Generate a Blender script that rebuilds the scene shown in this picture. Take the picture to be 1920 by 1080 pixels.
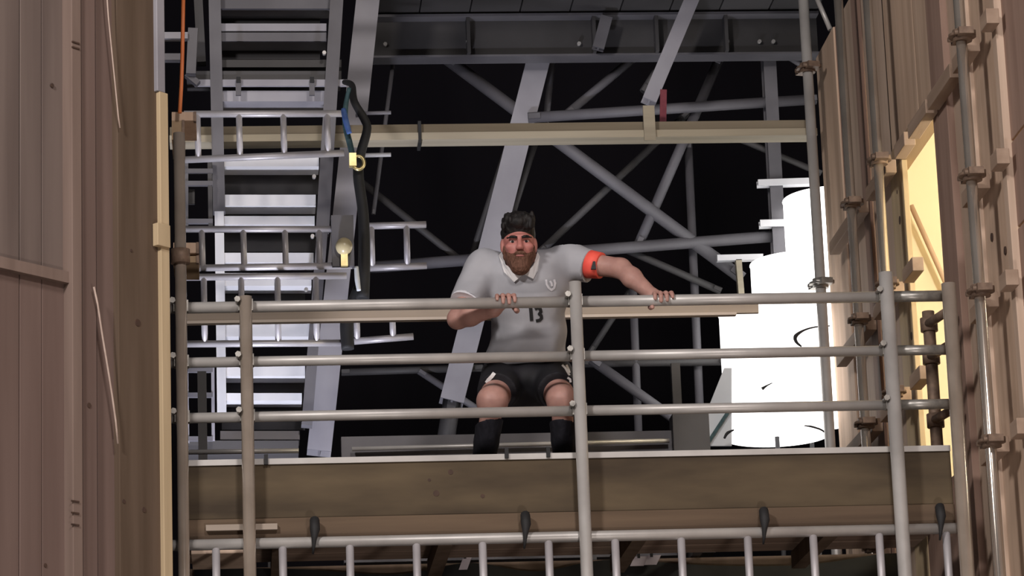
import bpy, math, random
import numpy as np
from mathutils import Vector, noise
from mathutils.bvhtree import BVHTree
random.seed(7)
for o in list(bpy.data.objects): bpy.data.objects.remove(o)
SC = bpy.context.scene
COL = SC.collection

# ------------------------------------------------------------------ camera
FPX = 6126.0
PSI, THE, RHO = math.radians(5), math.radians(14), math.radians(2.1)
CAM = Vector((-1.146, -13.1, 1.6))
FW = Vector((math.sin(PSI)*math.cos(THE), math.cos(PSI)*math.cos(THE), math.sin(THE)))
R0 = Vector((math.cos(PSI), -math.sin(PSI), 0)); U0 = R0.cross(FW)
RT = R0*math.cos(RHO) - U0*math.sin(RHO)
UP = R0*math.sin(RHO) + U0*math.cos(RHO)
cd = bpy.data.cameras.new('camera'); cam = bpy.data.objects.new('camera', cd); COL.objects.link(cam)
from mathutils import Matrix
cam.matrix_world = Matrix(((RT.x, UP.x, -FW.x, CAM.x), (RT.y, UP.y, -FW.y, CAM.y), (RT.z, UP.z, -FW.z, CAM.z), (0, 0, 0, 1)))
cd.sensor_width = 36; cd.lens = 36*FPX/1920; cd.clip_end = 200
SC.camera = cam

# ------------------------------------------------------------------ light
w = bpy.data.worlds.new('world'); SC.world = w; w.use_nodes = True
bg = w.node_tree.nodes['Background']; bg.inputs[0].default_value = (0.75, 0.68, 0.72, 1); bg.inputs[1].default_value = 0.035
SC.view_settings.view_transform = 'Standard'; SC.view_settings.look = 'None'
SC.view_settings.gamma = 1; SC.view_settings.use_curve_mapping = False; SC.view_settings.exposure = 0.0
def lamp(name, kind, loc, target, energy, color, size=0.5, spot=60):
    l = bpy.data.lights.new(name, kind); l.energy = energy; l.color = color
    if kind == 'AREA': l.shape = 'DISK'; l.size = size
    else: l.shadow_soft_size = size
    if kind == 'SPOT': l.spot_size = math.radians(spot); l.spot_blend = 0.6
    o = bpy.data.objects.new(name, l); COL.objects.link(o); o.location = loc
    d = Vector(target) - Vector(loc); o.rotation_euler = d.to_track_quat('-Z', 'Y').to_euler()
    return o
lamp('hall_floodlight', 'AREA', (1.0, -9.0, 9.5), (0.1, 0.5, 4.6), 330, (1.0, 0.92, 0.88), 1.2)
lamp('hall_floodlight_side', 'AREA', (-4.5, -7.0, 8.0), (1.7, 0.6, 4.9), 380, (1.0, 0.93, 0.89), 1.0)
lamp('underside_fill', 'AREA', (0.8, -6.5, 0.6), (0.2, 0.6, 4.0), 105, (1.0, 0.90, 0.84), 0.6)  # added fill from below for the platform underside, no known lamp there
lamp('tower_worklight', 'SPOT', (-1.25, 1.75, 2.9), (-1.4, 3.0, 4.9), 430, (0.86, 0.87, 1.0), 0.12, 80)
lamp('roof_worklight', 'SPOT', (0.3, 3.2, 1.0), (0.2, 5.6, 6.0), 45, (0.90, 0.89, 1.0), 0.3, 75)
lamp('room_lamp', 'POINT', (3.1, 0.45, 5.3), (0, 0, 0), 85, (1.0, 0.92, 0.72), 0.12)

# ------------------------------------------------------------------ pixel helpers
def ray(u, v): return (FW*FPX + RT*(u-960) - UP*(v-540))
def PY(u, v, Y):
    d = ray(u, v); return CAM + d*((Y-CAM.y)/d.y)
def PX(u, v, X):
    d = ray(u, v); return CAM + d*((X-CAM.x)/d.x)
def PP(u, v, p0, n):
    d = ray(u, v); return CAM + d*((p0-CAM).dot(n)/d.dot(n))
def SZ(px, P): return px*(Vector(P)-CAM).dot(FW)/FPX      # pixels -> metres at P

# ------------------------------------------------------------------ materials
def newmat(name):
    m = bpy.data.materials.new(name); m.use_nodes = True
    nt = m.node_tree; return m, nt, nt.nodes['Principled BSDF']
def lin(c): return tuple(((x/255+0.055)/1.055)**2.4 if x > 10 else x/255/12.92 for x in c)
def nmat(name, c1, c2, rough=0.6, metal=0.0, scale=(6, 6, 6), bump=0.1, spec=0.5, detail=5, lo=0.35, hi=0.65):
    m, nt, b = newmat(name)
    tc = nt.nodes.new('ShaderNodeTexCoord'); mp = nt.nodes.new('ShaderNodeMapping'); oi = nt.nodes.new('ShaderNodeObjectInfo')
    mp.inputs['Scale'].default_value = scale
    ad = nt.nodes.new('ShaderNodeVectorMath'); ad.operation = 'ADD'
    ml = nt.nodes.new('ShaderNodeMath'); ml.operation = 'MULTIPLY'; ml.inputs[1].default_value = 37
    nt.links.new(oi.outputs['Random'], ml.inputs[0])
    nt.links.new(tc.outputs['Object'], ad.inputs[0]); nt.links.new(ml.outputs[0], ad.inputs[1])
    nt.links.new(ad.outputs[0], mp.inputs[0])
    nz = nt.nodes.new('ShaderNodeTexNoise'); nz.inputs['Scale'].default_value = 1; nz.inputs['Detail'].default_value = detail
    nt.links.new(mp.outputs[0], nz.inputs['Vector'])
    cr = nt.nodes.new('ShaderNodeValToRGB'); cr.color_ramp.elements[0].position = lo; cr.color_ramp.elements[1].position = hi
    cr.color_ramp.elements[0].color = (*c1, 1); cr.color_ramp.elements[1].color = (*c2, 1)
    nt.links.new(nz.outputs[0], cr.inputs[0]); nt.links.new(cr.outputs[0], b.inputs['Base Color'])
    b.inputs['Roughness'].default_value = rough; b.inputs['Metallic'].default_value = metal
    b.inputs['Specular IOR Level'].default_value = spec
    if bump:
        bp = nt.nodes.new('ShaderNodeBump'); bp.inputs['Strength'].default_value = bump; bp.inputs['Distance'].default_value = 0.01
        nt.links.new(nz.outputs[0], bp.inputs['Height']); nt.links.new(bp.outputs[0], b.inputs['Normal'])
    return m
def emat(name, c, s):
    m, nt, b = newmat(name); b.inputs['Base Color'].default_value = (*c, 1)
    b.inputs['Emission Color'].default_value = (*c, 1); b.inputs['Emission Strength'].default_value = s; return m
V, H, D = (14, 14, 0.9), (0.9, 14, 14), (14, 0.9, 14)
M = {}
M['ply'] = nmat('plywood_brown', (0.165, 0.112, 0.096), (0.215, 0.15, 0.13), 0.75, 0, (9, 9, 0.5), 0.08, 0.2)
M['ply_grey'] = nmat('plywood_greyish', (0.145, 0.11, 0.098), (0.2, 0.155, 0.137), 0.75, 0, (9, 9, 0.5), 0.08, 0.2)
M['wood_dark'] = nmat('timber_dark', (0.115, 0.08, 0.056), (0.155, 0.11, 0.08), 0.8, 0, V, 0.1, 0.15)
M['wood_warm'] = nmat('timber_warm', (0.52, 0.37, 0.27), (0.65, 0.48, 0.36), 0.7, 0, V, 0.1, 0.2)
M['wood_mid'] = nmat('timber_mid', (0.49, 0.365, 0.28), (0.61, 0.465, 0.365), 0.7, 0, V, 0.1, 0.2)
M['wood_red'] = nmat('timber_reddish', (0.29, 0.19, 0.15), (0.37, 0.25, 0.2), 0.7, 0, V, 0.1, 0.2)
M['wood_pale'] = nmat('timber_pale', (0.52, 0.40, 0.25), (0.64, 0.50, 0.32), 0.7, 0, V, 0.08, 0.2)  # pale tone holds the light falling on edge lath and jamb
M['wood_y'] = nmat('timber_header', (0.34, 0.24, 0.15), (0.42, 0.3, 0.19), 0.7, 0, D, 0.1, 0.2)
M['beam_h'] = nmat('timber_beam_olive', (0.21, 0.175, 0.125), (0.28, 0.235, 0.17), 0.7, 0, H, 0.08, 0.2)
M['beam_pale'] = nmat('timber_batten_pale', (0.37, 0.325, 0.245), (0.46, 0.405, 0.305), 0.7, 0, H, 0.05, 0.2)
M['toe'] = nmat('toe_board_wood', (0.06, 0.044, 0.03), (0.145, 0.108, 0.066), 0.75, 0, (1.2, 9, 5), 0.1, 0.2)
M['deckw'] = nmat('deck_plank_wood', (0.105, 0.072, 0.05), (0.16, 0.112, 0.075), 0.8, 0, H, 0.1, 0.2)
M['stud_l'] = nmat('partition_stud', (0.21, 0.15, 0.125), (0.26, 0.19, 0.16), 0.75, 0, V, 0.08, 0.2)
M['deck_under'] = nmat('deck_plank', (0.24, 0.17, 0.13), (0.33, 0.24, 0.185), 0.8, 0, H, 0.1, 0.2)
M['tube'] = nmat('galvanised_tube', (0.44, 0.42, 0.405), (0.58, 0.56, 0.54), 0.42, 0.3, (5, 5, 5), 0.05)
M['tube_b'] = nmat('galvanised_tube_worn', (0.4, 0.33, 0.27), (0.52, 0.44, 0.37), 0.16, 0.4, (5, 5, 5), 0.05)
M['tube_c'] = nmat('standard_polished', (0.62, 0.55, 0.48), (0.75, 0.68, 0.60), 0.17, 0.8, (5, 5, 5), 0.03)
M['nog'] = nmat('timber_nogging', (0.33, 0.235, 0.175), (0.43, 0.315, 0.24), 0.7, 0, D, 0.1, 0.2)
M['alu'] = nmat('aluminium_lattice', (0.42, 0.40, 0.42), (0.54, 0.52, 0.54), 0.45, 0.3, (6, 6, 6), 0.03)
M['coupler'] = nmat('coupler_rust', (0.17, 0.115, 0.085), (0.26, 0.18, 0.13), 0.6, 0.3, (30, 30, 30), 0.2)
M['coupler_z'] = nmat('coupler_zinc', (0.30, 0.29, 0.27), (0.45, 0.43, 0.40), 0.4, 0.6, (30, 30, 30), 0.1)
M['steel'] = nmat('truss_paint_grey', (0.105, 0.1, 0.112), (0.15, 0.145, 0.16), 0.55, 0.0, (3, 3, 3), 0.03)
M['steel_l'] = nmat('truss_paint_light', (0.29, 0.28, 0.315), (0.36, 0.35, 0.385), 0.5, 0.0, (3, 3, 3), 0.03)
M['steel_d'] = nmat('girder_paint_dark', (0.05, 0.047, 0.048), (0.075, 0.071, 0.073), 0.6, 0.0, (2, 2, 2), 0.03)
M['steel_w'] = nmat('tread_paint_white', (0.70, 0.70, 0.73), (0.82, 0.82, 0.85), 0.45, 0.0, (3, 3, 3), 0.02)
M['black'] = nmat('black_rubber', (0.012, 0.012, 0.013), (0.02, 0.02, 0.022), 0.7, 0, (9, 9, 9), 0.05)
M['void'] = nmat('void_black', (0.012, 0.011, 0.014), (0.018, 0.016, 0.02), 0.95, 0, (1, 1, 0.2), 0.0, 0.05)  # near-black colour stands for the unlit depth of the hall
M['concrete'] = nmat('concrete_floor', (0.10, 0.09, 0.085), (0.15, 0.14, 0.13), 0.9, 0, (1, 1, 1), 0.1, 0.2)
M['orange'] = nmat('orange_cable', (0.75, 0.20, 0.06), (0.85, 0.26, 0.09), 0.5, 0, (9, 9, 9), 0)
M['blue'] = nmat('blue_webbing', (0.05, 0.11, 0.32), (0.08, 0.16, 0.42), 0.7, 0, (40, 40, 40), 0.1)
M['teal'] = nmat('teal_webbing', (0.03, 0.07, 0.08), (0.06, 0.12, 0.13), 0.7, 0, (40, 40, 40), 0.1)
M['brass'] = nmat('yellow_zinc', (0.55, 0.45, 0.20), (0.72, 0.60, 0.30), 0.35, 0.6, (20, 20, 20), 0.05)
M['lantern'] = emat('lantern_glow', (1.0, 0.985, 0.96), 2.4)
M['globe'] = nmat('cream_globe', (0.62, 0.52, 0.30), (0.72, 0.62, 0.38), 0.3, 0, (9, 9, 9), 0)
M['cream'] = nmat('cream_plaster', (0.80, 0.73, 0.56), (0.86, 0.79, 0.62), 0.8, 0, (2, 2, 2), 0.02)
M['white'] = nmat('white_sheet', (0.66, 0.70, 0.74), (0.76, 0.80, 0.83), 0.6, 0, (4, 4, 4), 0.05)
M['red'] = nmat('dark_red_strap', (0.18, 0.03, 0.05), (0.25, 0.05, 0.07), 0.7, 0, (20, 20, 20), 0.05)
M['card'] = nmat('grey_card', (0.5, 0.45, 0.5), (0.62, 0.57, 0.62), 0.7, 0, (4, 4, 4), 0.0)
M['cord'] = nmat('pale_cord', (0.50, 0.38, 0.32), (0.60, 0.47, 0.40), 0.7, 0, (30, 30, 30), 0.1)
M['near_black'] = nmat('near_black_matt', (0.025, 0.024, 0.027), (0.04, 0.038, 0.042), 0.7, 0, (3, 3, 3), 0)  # near black for the shaded stair gaps and the lantern poles
M['ledger'] = nmat('ledger_rust', (0.24, 0.15, 0.10), (0.34, 0.22, 0.15), 0.5, 0.2, (8, 8, 8), 0.1)
M['beam_r'] = nmat('rear_board', (0.36, 0.30, 0.25), (0.44, 0.37, 0.31), 0.7, 0, H, 0.05, 0.2)
M['beam_rl'] = nmat('rear_board_edge', (0.55, 0.47, 0.42), (0.65, 0.57, 0.50), 0.7, 0, H, 0.05, 0.2)
M['knot'] = nmat('timber_knot', (0.06, 0.035, 0.025), (0.09, 0.05, 0.035), 0.8, 0, (30, 30, 30), 0.1)

# ------------------------------------------------------------------ mesh helpers
class G:
    def __init__(s): s.v = []; s.f = []; s.sm = []
    def add(s, vs, fs, smooth=False):
        b = len(s.v); s.v += [tuple(x) for x in vs]; s.f += [tuple(i+b for i in f) for f in fs]; s.sm += [smooth]*len(fs); return s
    def hexa(s, p):          # 4 bottom then 4 top, ccw
        return s.add(p, [(3, 2, 1, 0), (4, 5, 6, 7), (0, 1, 5, 4), (1, 2, 6, 5), (2, 3, 7, 6), (3, 0, 4, 7)])
    def box(s, a, b):
        (x0, y0, z0), (x1, y1, z1) = a, b
        x0, x1 = sorted((x0, x1)); y0, y1 = sorted((y0, y1)); z0, z1 = sorted((z0, z1))
        return s.hexa([(x0, y0, z0), (x1, y0, z0), (x1, y1, z0), (x0, y1, z0), (x0, y0, z1), (x1, y0, z1), (x1, y1, z1), (x0, y1, z1)])
    def tube(s, p, q, r, n=14, r2=None):
        p, q = Vector(p), Vector(q); d = (q-p).normalized()
        a = d.orthogonal().normalized(); b = d.cross(a); r2 = r if r2 is None else r2
        vs = [p+(a*math.cos(t)+b*math.sin(t))*r for t in [2*math.pi*i/n for i in range(n)]]
        vs += [q+(a*math.cos(t)+b*math.sin(t))*r2 for t in [2*math.pi*i/n for i in range(n)]]
        s.add(vs, [(i, (i+1) % n, n+(i+1) % n, n+i) for i in range(n)], True)
        k = len(s.v)-2*n; s.f += [tuple(k+n-1-i for i in range(n)), tuple(k+n+i for i in range(n))]; s.sm += [False, False]
        return s
    def path(s, pts, r, n=8):
        pts = [Vector(p) for p in pts]; m = len(pts); vs = []; a = None
        rr = r if isinstance(r, (list, tuple)) else [r]*m
        for i, p in enumerate(pts):
            d = (pts[min(i+1, m-1)]-pts[max(i-1, 0)]).normalized()
            a = d.orthogonal().normalized() if a is None else (a-d*a.dot(d)).normalized()
            b = d.cross(a)
            vs += [p+(a*math.cos(2*math.pi*k/n)+b*math.sin(2*math.pi*k/n))*rr[i] for k in range(n)]
        fs = [(i*n+k, i*n+(k+1) % n, (i+1)*n+(k+1) % n, (i+1)*n+k) for i in range(m-1) for k in range(n)]
        s.add(vs, fs, True); k0 = len(s.v)-m*n
        s.f += [tuple(k0+n-1-k for k in range(n)), tuple(k0+(m-1)*n+k for k in range(n))]; s.sm += [False, False]
        return s
    def beam(s, p, q, wd, dp, side=None):   # rectangular bar p->q, wd across `side`, dp along the other
        p, q = Vector(p), Vector(q); d = (q-p).normalized()
        sd = Vector(side) if side is not None else Vector((0, 1, 0)).cross(d)
        sd = (sd-d*sd.dot(d)).normalized(); n = d.cross(sd)
        c = [sd*wd/2*a+n*dp/2*b for a, b in ((-1, -1), (1, -1), (1, 1), (-1, 1))]
        return s.hexa([p+x for x in c]+[q+x for x in c])
    def lathe(s, c, prof, n=32, axis='z'):
        c = Vector(c); vs = []
        for r, z in prof:
            for k in range(n):
                t = 2*math.pi*k/n; vs.append(c+Vector((r*math.cos(t), r*math.sin(t), z)))
        m = len(prof)
        s.add(vs, [(i*n+k, i*n+(k+1) % n, (i+1)*n+(k+1) % n, (i+1)*n+k) for i in range(m-1) for k in range(n)], True)
        k0 = len(s.v)-m*n; s.f += [tuple(k0+n-1-k for k in range(n)), tuple(k0+(m-1)*n+k for k in range(n))]; s.sm += [False, False]
        return s
    def sphere(s, c, rx, ry=None, rz=None, n=16, m=10):
        ry = ry or rx; rz = rz or rx
        pr = [(max(math.sin(math.pi*i/m), 0.02), -math.cos(math.pi*i/m)) for i in range(m+1)]
        k0 = len(s.v); s.lathe((0, 0, 0), pr, n)
        s.v[k0:] = [(c[0]+x*rx, c[1]+y*ry, c[2]+z*rz) for x, y, z in s.v[k0:]]
        return s
WO = {}
def empty(name, loc):
    o = bpy.data.objects.new(name, None); COL.objects.link(o); o.location = loc; o.empty_display_size = 0.1
    WO[o.name] = Vector(loc); return o
def ob(name, g, mat, parent=None, origin=None):
    vs = np.array(g.v, dtype=float)
    if origin is None: c = (vs.min(0)+vs.max(0))/2; c[2] = vs[:, 2].min() if parent is None else c[2]
    else: c = np.array(origin)
    me = bpy.data.meshes.new(name); me.from_pydata((vs-c).tolist(), [], g.f); me.update()
    me.polygons.foreach_set('use_smooth', g.sm)
    me.materials.append(M[mat] if isinstance(mat, str) else mat)
    o = bpy.data.objects.new(name, me); COL.objects.link(o); WO[o.name] = Vector(c)
    if parent is None: o.location = c
    else: o.parent = parent; o.location = Vector(c)-WO[parent.name]
    return o
def tag(o, label, cat, group=None):
    o['label'] = label; o['category'] = cat
    if group: o['group'] = group
    return o
def struct(o, label=None):
    o['kind'] = 'structure'
    if label: o['label'] = label
    return o
def bevel(o, wd=0.004, seg=2):
    m = o.modifiers.new('bevel', 'BEVEL'); m.width = wd; m.segments = seg; m.limit_method = 'ANGLE'; return o

# ================================================================== hall shell
g = G().box((-16, -16, -0.2), (16, 12.4, 0)); struct(ob('floor', g, 'concrete'))
g = G().box((-16, 12, 0), (16, 12.4, 12.2)); struct(ob('wall_back', g, 'void'))
g = G().box((-16, 1.0, 12.2), (16, 12.4, 12.5)); struct(ob('ceiling', g, 'void'))

# ------------------------------------------------------------------ left timber partition
ALF = math.radians(51)
FH = Vector((math.sin(PSI), math.cos(PSI), 0))
LD = R0*math.cos(ALF)+FH*math.sin(ALF)           # along the partition, away from the camera
LN = Vector((LD.y, -LD.x, 0))
if LN.dot(CAM-PY(300, 540, 0)) < 0: LN = -LN
L0 = PY(322, 540, -0.12)
def LW(u, v, off=0.0): return PP(u, v, L0+LN*off, LN)
def lboard(name, u0, u1, mat, off, th, par, z0=0.0, z1=6.9, v=540):
    a, b = LW(u0, v, off), LW(u1, v, off)
    p = [Vector((a.x, a.y, 0)), Vector((b.x, b.y, 0)), Vector((b.x, b.y, 0))-LN*th, Vector((a.x, a.y, 0))-LN*th]
    g = G().hexa([q+Vector((0, 0, z0)) for q in p]+[q+Vector((0, 0, z1)) for q in p])
    return bevel(ob(name, g, mat, par), 0.003)
a = LW(150, 540); wl = empty('wall_left', (a.x, a.y, 0)); struct(wl)
zb = LW(60, 512).z
for (u0, u1) in ((-900, -332), (-330, -70), (-68, 36), (37.5, 78), (79, 142)):
    lboard('plywood_sheet', u0, u1, 'ply', -0.03, 0.018, wl, 0, zb)
    lboard('plywood_sheet', u0, u1, 'ply_grey', -0.035, 0.018, wl, zb, 6.9)
pa, pb = LW(-900, 400), LW(136, 400)
zt, zu = LW(136, 511).z, LW(136, 532).z
p = [Vector((pa.x, pa.y, 0)), Vector((pb.x, pb.y, 0)), Vector((pb.x, pb.y, 0))-LN*0.06, Vector((pa.x, pa.y, 0))-LN*0.06]
ob('rail_batten', G().hexa([q+Vector((0, 0, zu)) for q in p]+[q+Vector((0, 0, zt)) for q in p]), M['stud_l'], wl)
lboard('stud', 136, 154, 'stud_l', 0.02, 0.07, wl)
lboard('stud', 155, 181, 'ply', 0.005, 0.05, wl)
lboard('stud', 182, 221, 'ply', -0.02, 0.04, wl)
lboard('timber_post', 222, 300, 'wood_dark', 0.01, 0.10, wl)
for v, u in ((80, 142), (90, 142), (940, 141), (962, 141), (984, 141)):
    a = LW(u, v, 0.022); ob('joint_plate', G().beam(a-LD*0.020, a+LD*0.020, 0.006, 0.006), M['knot'], wl)
for u, v, r in ((167, 760, 5), (258, 605, 7), (270, 956, 5), (232, 940, 4), (85, 1060, 4), (98, 160, 4), (246, 470, 3)):
    off = 0.0105 if 222 < u < 300 else (0.006 if u > 150 else -0.029)
    a = LW(u, v, off); r = SZ(r, a); gg = G(); gg.tube(a-LN*0.004, a+LN*0.002, r, 10); ob('knot', gg, 'knot', wl)
# edge lath, its lantern light put in as pale colour, with a splice, grey bar above
zs = LW(311, 180).z
lboard('edge_lath', 303, 319, 'wood_pale', 0.03, 0.05, wl, 0, zs)
lboard('edge_bar', 299, 314, 'steel_l', 0.03, 0.05, wl, zs, 6.9)
lboard('splice_block', 296, 320, 'wood_pale', 0.045, 0.03, wl, LW(310, 470).z, LW(310, 428).z, 450)
def cordpath(pts): return [LW(u, v, o) for u, v, o in pts]
tag(ob('hanging_cord', G().path(cordpath([(176, 538, .03), (183, 570, .03), (192, 630, .03), (202, 690, .03), (210, 740, .03), (217, 790, .03), (221, 832, .03)]), 0.0042, 8), 'cord'),
    'thin pale cord tacked in a slant across the lower studs of the left partition', 'cord')
tag(ob('hanging_cord', G().path(cordpath([(199, -30, .03), (203, 30, .03), (209, 90, .03), (215, 150, .03), (222, 220, .03), (225, 240, .03)]), 0.003, 8), 'cord'),
    'thin pale cord running down to the top of the dark timber post', 'cord')

# ------------------------------------------------------------------ right timber partition
XW = 1.842; XB = 1.98; ZT = PX(1540, 90, XB).z
def YB(u, X=XB): return PX(u, 540, X).y
wr = empty('wall_right', (XB, 0, 0)); struct(wr)
def rboard(name, u0, u1, mat, off=0.0, th=0.02, z0=0.0, z1=ZT):
    return bevel(ob(name, G().box((XB-off, YB(u1), z0), (XB-off+th, YB(u0), z1)), mat, wr), 0.003)
YO0, YO1 = YB(1786), YB(1712)        # opening: near jamb, far jamb
ZO = PX(1722, 255, XB).z
rboard('plywood_sheet', 1556, 1592, 'wood_warm')
rboard('batten', 1590, 1601, 'wood_red', -0.01, 0.03)
rboard('plywood_sheet', 1600, 1637, 'wood_mid', -0.005)
rboard('stud', 1634, 1646, 'wood_red', 0.015, 0.05)
rboard('plywood_sheet', 1648, 1690, 'wood_mid', 0.0)
rboard('jamb_board', 1684, 1708, 'wood_pale', 0.004, 0.026, 0, ZO)  # yellow light on the jamb face is put into its pale colour
rboard('plywood_sheet', 1688, 1745, 'wood_warm', 0.0, 0.02, ZO+0.10)
rboard('plywood_sheet', 1745.5, 1790, 'wood_warm', 0.0, 0.02, ZO+0.10)
rboard('plywood_sheet', 1700, 1790, 'wood_red', 0.0, 0.02, 0, 4.2)
rboard('header', 1690, 1786, 'wood_y', 0.006, 0.07, ZO, ZO+0.10)
rboard('stud', 1784, 1812, 'wood_red', 0.03, 0.05)
rboard('plywood_sheet', 1812, 1852, 'wood_mid', 0.0)
rboard('stud', 1851, 1861, 'wood_mid', 0.03, 0.05)
rboard('plywood_sheet', 1861, 1910, 'wood_warm', 0.015)
rboard('stud', 1909, 1917, 'wood_mid', 0.03, 0.05)
for z0, z1 in ((0, 4.0), (4.01, 4.92), (4.93, 5.28), (5.29, 5.9), (5.91, ZT)):
    rboard('plywood_sheet', 1916, 2030, 'wood_red', 0.0, 0.02, z0, z1)
for k, (u0, u1) in enumerate(((2031, 2042), (2043, 2150), (2151, 2162), (2163, 2300), (2301, 2480))):
    rboard('stud' if u1-u0 < 20 else 'plywood_sheet', u0, u1, 'wood_mid' if u1-u0 < 20 else ('wood_red', 'wood_warm')[k % 2], .03 if u1-u0 < 20 else 0, .05 if u1-u0 < 20 else .02)
for u, v, r in ((1688, 413, 6), (1710, 630, 6), (1683, 360, 3), (1860, 445, 6), (1868, 290, 7), (1885, 470, 6), (1690, 740, 4)):
    off = 0.017 if u > 1850 else 0.002
    a = PX(u, v, XB-off); gg = G(); gg.tube(a+Vector((0.004, 0, 0)), a-Vector((0.003, 0, 0)), SZ(r, a)*1.4, 10); ob('knot', gg, 'knot', wr)
# lit room beyond the opening
lr = struct(empty('wall_room', (2.6, 2.1, 0)))
ob('end_wall', G().box((XB+0.1, 2.05, 3.0), (3.6, 2.1, 6.6)), 'cream', lr)
ob('side_wall', G().box((3.6, -1.4, 3.0), (3.65, 2.1, 6.6)), 'cream', lr)
ob('near_wall', G().box((XB+0.1, -1.45, 3.0), (3.6, -1.4, 6.6)), 'cream', lr)
ob('room_ceiling', G().box((XB+0.1, -1.4, 6.55), (3.6, 2.05, 6.6)), 'cream', lr)
ob('room_floor', G().box((XB+0.1, -1.4, 3.0), (3.6, 2.05, 3.05)), 'deckw', lr)
a, b = PY(1708, 385, 2.0), PY(1800, 590, 2.0)
tag(ob('leaning_pole', G().tube(a, b, 0.013), 'wood_mid'), 'pale pole leaning across the lit cream room beyond the opening', 'pole')

# ================================================================== scaffold along the right partition
def coupler(p, par, mat='coupler', s=1.0, ax=(0, 1, 0)):
    p = Vector(p); ax = Vector(ax)
    g = G(); g.tube(p-Vector((0, 0, .022*s)), p+Vector((0, 0, .022*s)), 0.036*s, 12)
    g.beam(p-ax*.075*s, p+ax*.075*s, 0.026*s, 0.055*s, (0, 0, 1)); g.lathe(p-Vector((0, 0, .006)), [(.052*s, 0), (.052*s, .012)], 16)
    sd = ax.cross(Vector((0, 0, 1)))
    g.tube(p+ax*.045*s-sd*.045*s, p+ax*.045*s+sd*.045*s, 0.010*s, 8); g.tube(p-ax*.045*s-sd*.04*s, p-ax*.045*s+sd*.04*s, 0.010*s, 8)
    return ob('coupler', g, mat, par)
LZ = (5.79, 5.20, 4.70, 4.10)
std = [(PX(1836, 540, XW).y, 'worn steel scaffold standard against the near plywood of the right partition'),
       (1.30, 'scaffold standard with long bright highlight beside the opening, behind the guardrail post'),
       (2.0, 'scaffold standard with bright highlight against the orange-brown plywood, between two couplers')]
for y, lab in std:
    t = empty('scaffold_standard', (XW, y, 0)); tag(t, lab, 'scaffold tube', 'standards along the right partition')
    ob('tube', G().tube((XW, y, 0), (XW, y, 6.95), 0.0225, 18), 'tube_c', t)
    for z in LZ: coupler((XW+0.005, y, z+(random.random()-.5)*.03), t, 'coupler', 1.1)
t = empty('scaffold_standard', (1.878, 3.13, 0)); tag(t, 'silver scaffold standard at the far end of the right partition, in front of the lanterns', 'scaffold tube', 'standards along the right partition')
ob('tube', G().tube((1.878, 3.13, 0), (1.878, 3.13, 7.4), 0.0275, 16), 'tube', t)
for z in (5.66, 6.83): coupler((1.878, 3.13, z), t, 'coupler' if z > 6 else 'coupler_z', 1.15, (.25, -.97, 0))
ob('brace_tube', G().tube(PY(1526, -16, 3.08), PY(1557, 56, 3.02), .013, 12), 'tube', t)
for i, z in enumerate(LZ):              # timber noggings between the studs
    ys = std[0][0]; segs = [(ys-.24, ys-.12), (ys+.12, -.10), (.95, 1.18), (1.40, 1.90), (2.10, 2.92)]
    if i == 0: segs += [(-.05, .42), (.46, .86)]
    for y0, y1 in segs:
        bevel(ob('nogging', G().box((XB-.085, y0, z-.032), (XB-.032, y1, z+.032)), 'nog', wr), .003)
a = PX(1748, 700, XB-.12)
t = empty('scaffold_prop', (a.x, a.y, 3.9)); tag(t, 'short rusty prop with side pipes standing in the lit opening', 'scaffold tube')
ob('tube', G().tube((a.x, a.y, 3.9), (a.x, a.y, PX(1748, 575, XB-.12).z), 0.027, 14), 'coupler', t)
for v in (602, 668, 795):
    z = PX(1748, v, XB-.12).z
    ob('side_pipe', G().tube((a.x-.01, a.y, z), (a.x+.03, a.y-.25, z), 0.02, 12), 'coupler', t)
    ob('collar', G().tube((a.x, a.y, z-.03), (a.x, a.y, z+.03), 0.038, 12), 'coupler', t)

# ================================================================== front guardrail and platform
RZ = (4.826, 4.594, 4.362); DZ = 3.95
gr = empty('scaffold_guardrail', (0.23, 0, 0)); tag(gr, 'galvanised tube guardrail with upright posts and three rails in front of the man', 'guardrail')
for x, z1, r, m in ((-1.367, 5.56, .0242, 'tube_b'), (-1.102, RZ[0]+.03, .026, 'tube_b'), (0.262, RZ[0]+.07, .0255, 'tube'), (1.570, RZ[0]+.09, .029, 'tube')):
    ob('post', G().tube((x, -0.015, 0), (x, -0.015, z1), r, 18), m, gr)
ob('post', G().tube((1.806, -0.05, 0), (1.826, -0.05, RZ[0]+.03), .030, 18), 'tube_b', gr)
for i, z in enumerate(RZ):
    xs = [-1.367, 0.262, 1.57, 1.83]
    for k in range(3):
        y = 0.042
        ob('rail', G().tube((xs[k]-(.12 if k == 0 else -.012), y, z), (xs[k+1]-(.012 if k < 2 else 0), y, z), 0.0235-(.002 if i else 0), 18), 'tube' if k < 2 else 'coupler_z', gr)
    for x in (-1.367, -1.102, 0.262, 1.57):
        c = Vector((x, 0.012, z)); gg = G().box((x-.03, -.002, z-.024), (x+.03, .044, z+.024))
        gg.tube((x-.034, .02, z+.014), (x-.034, -.045, z+.014), .008, 8); gg.tube((x-.034, -.032, z+.014), (x-.034, -.046, z+.014), .013, 6)
        ob('clamp', gg, 'coupler_z', gr)
coup = ob('clamp', G().tube((-1.367, -.015, 5.0), (-1.367, -.015, 5.06), .04, 14), 'coupler', gr)

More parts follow.
